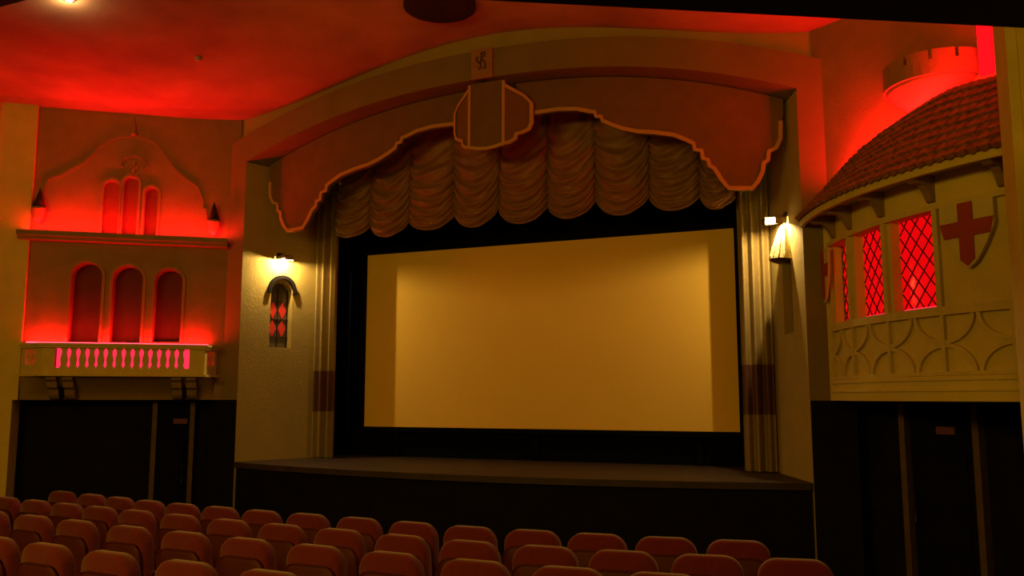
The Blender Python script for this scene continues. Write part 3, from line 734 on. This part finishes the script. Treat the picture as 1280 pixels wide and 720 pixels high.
# ================================================================ CEILING FITTINGS
zc = ceil_z(-.15)
t = thing('ceiling_vent', (-.15, 8.42, zc - .1), 'large round dark grille set in the ceiling above the stage arch', 'vent')
m = MB(); m.lathe((-.15, 8.42, zc), [(.36, -.02), (.42, -.05), (.42, .0), (.36, .02)], 40); build('rim', m, 'grille', t, smooth=True)
m = MB(); m.lathe((-.15, 8.42, zc), [(.37, -.01), (.30, -.045), (.27, -.03), (.22, -.055), (.18, -.035), (.12, -.06), (.08, -.04), (.02, -.07)], 40); build('grille', m, 'grille', t, smooth=True)
def fitting(x, y, label, lit=True, nm='ceiling_downlight'):
    z = ceil_z(x); t = thing(nm, (x, y, z - .03), label, 'light', None)
    m = MB(); m.lathe((x, y, z), [(.035, -.01), (.06, -.02), (.065, .0)], 20); build('ring', m, 'steel', t, smooth=True)
    m = MB(); m.lathe((x, y, z), [(.0, -.03), (.03, -.025), (.036, -.01)], 16); build('lamp', m, 'bulb' if lit else 'steel', t, smooth=True)
    if lit: point('downlight_lamp', (x, y, z - .09), 5, (1, .75, .35), .03)
fitting(-3.07, 5.91, 'lit ceiling spotlight at the top left of the room')
m = MB(); m.lathe((-3.00, 7.65, ceil_z(-3.00)), [(.0, -.04), (.03, -.035), (.045, -.005), (.045, .0)], 16)
props(build('smoke_detector', m, 'shieldw', smooth=True), 'tiny pale smoke detector on the red ceiling', 'detector')

# ================================================================ SEATS
def rbox(m, x0, x1, y0, y1, z0, z1, r, lean=0, n=6, puff=.0):
    # rounded-corner slab in XZ, thickness in Y, puffed
    out = []
    for cx_, cz_, a0_ in ((x1 - r, z1 - r, 0), (x0 + r, z1 - r, 90), (x0 + r * .4, z0 + r * .4, 180), (x1 - r * .4, z0 + r * .4, 270)):
        rr = r if a0_ < 180 else r * .4
        for k in range(n + 1):
            a_ = radians(a0_ + 90 * k / n); out.append((cx_ + rr * cos(a_), cz_ + rr * sin(a_)))
    c = ((x0 + x1) / 2, (z0 + z1) / 2); N_ = len(out); vs = []; fs = []
    layers = [(y0, .90), (y0 + .012, .97), (y0 + .03, 1), (y1 - .03, 1), (y1 - .012, .97), (y1, .90)]
    for y, s_ in layers:
        for x, z in out:
            X, Z = c[0] + (x - c[0]) * s_, c[1] + (z - c[1]) * s_
            vs.append((X, y + lean * (Z - z0), Z))
    for j in range(len(layers) - 1):
        for k in range(N_): fs.append((j * N_ + k, j * N_ + (k + 1) % N_, (j + 1) * N_ + (k + 1) % N_, (j + 1) * N_ + k))
    b = len(vs); vs.append((c[0], y0 - puff + lean * (c[1] - z0), c[1])); vs.append((c[0], y1 + puff + lean * (c[1] - z0), c[1]))
    for k in range(N_): fs.append((b, (k + 1) % N_, k)); fs.append((b + 1, (len(layers) - 1) * N_ + k, (len(layers) - 1) * N_ + (k + 1) % N_))
    return m.add(vs, fs)
proto = thing('cinema_chair', (0, 0, 0), 'x', 'chair', 'rows of cinema seats')
m = MB(); rbox(m, -.245, .245, -.05, .07, .40, .985, .13, -.10, 7, .015); build('backrest', m, 'seat', proto, smooth=True)
m = MB(); rbox(m, -.235, .235, -.075, -.05, .30, .86, .10, -.10, 5); build('back_shell', m, 'seatb', proto, smooth=True)
m = MB()
o_ = MB(); rbox(o_, -.228, .228, -.06, .06, 0, .46, .07)
m.add([(x, .08 + z, .44 + y) for x, y, z in o_.v], o_.f); build('seat_cushion', m, 'seat', proto, smooth=True)
for sx in (-1, 1):
    m = MB(); m.box(XYZ, sx * .25 - .018, sx * .25 + .018, -.02, .36, .60, .64); build('armrest', m, 'seatb', proto, bevel=.012)
    m = MB(); m.box(XYZ, sx * .25 - .014, sx * .25 + .014, .06, .16, 0, .60); m.box(XYZ, sx * .25 - .018, sx * .25 + .018, -.03, .30, 0, .02); build('leg', m, 'metal', proto, bevel=.006)
def copy_thing(o, loc, rz, label):
    c = o.copy(); COL.objects.link(c); c.location = loc; c.rotation_euler = (0, 0, rz); c['label'] = label
    for ch in list(o.children):
        k = ch.copy(); COL.objects.link(k); k.parent = c
    return c
rowA = [(-4.75, 7.62), (-4.15, 7.52), (-3.62, 7.425), (-3.07, 7.32), (-2.52, 7.23), (-1.95, 7.16), (-1.36, 7.08), (-.78, 7.04), (-.17, 6.99), (.44, 6.92), (1.02, 6.88), (1.59, 6.90), (2.14, 6.93), (2.69, 6.99), (3.24, 7.08)]
rowB = [(-4.69, 6.84), (-4.09, 6.74), (-3.50, 6.64), (-2.95, 6.56), (-2.37, 6.48), (-1.73, 6.38), (-1.07, 6.28), (-.44, 6.21), (.18, 6.16), (.82, 6.08), (1.43, 6.03), (2.03, 6.04), (2.60, 6.08), (3.17, 6.16), (3.74, 6.26)]
rowC = [(-3.45, 5.76), (-2.77, 5.67), (-2.12, 5.58), (-1.42, 5.49), (-.74, 5.41), (-.08, 5.34), (.58, 5.28), (1.23, 5.23), (1.88, 5.19), (2.50, 5.21), (3.08, 5.26)]
rowD = [(-1.72, 4.53), (-1.07, 4.44), (-.40, 4.37), (.32, 4.30), (1.00, 4.25)]
ordn = ['first', 'second', 'third', 'fourth', 'fifth', 'sixth', 'seventh', 'eighth', 'ninth', 'tenth', 'eleventh', 'twelfth', 'thirteenth', 'fourteenth', 'fifteenth']
first = True
for row, rn in ((rowA, 'the row nearest the stage'), (rowB, 'the second row from the stage'), (rowC, 'the third row from the stage'), (rowD, 'the fourth row, nearest the camera')):
    for i, (x, y) in enumerate(row):
        a = row[max(0, i - 1)]; b = row[min(len(row) - 1, i + 1)]
        rz = atan2(b[1] - a[1], b[0] - a[0])
        lab = 'dark red cinema seat, %s from the left in %s' % (ordn[i], rn)
        # the top of the back leans towards the camera, so the base stands a little nearer the stage
        loc = (x, y + .05, floor_z(y))
        if first:
            proto.location = loc; proto.rotation_euler = (0, 0, rz); proto['label'] = lab; first = False; protoN = proto
        else: copy_thing(protoN, loc, rz, lab)

for o in bpy.data.objects:
    if '_org' in o: del o['_org']
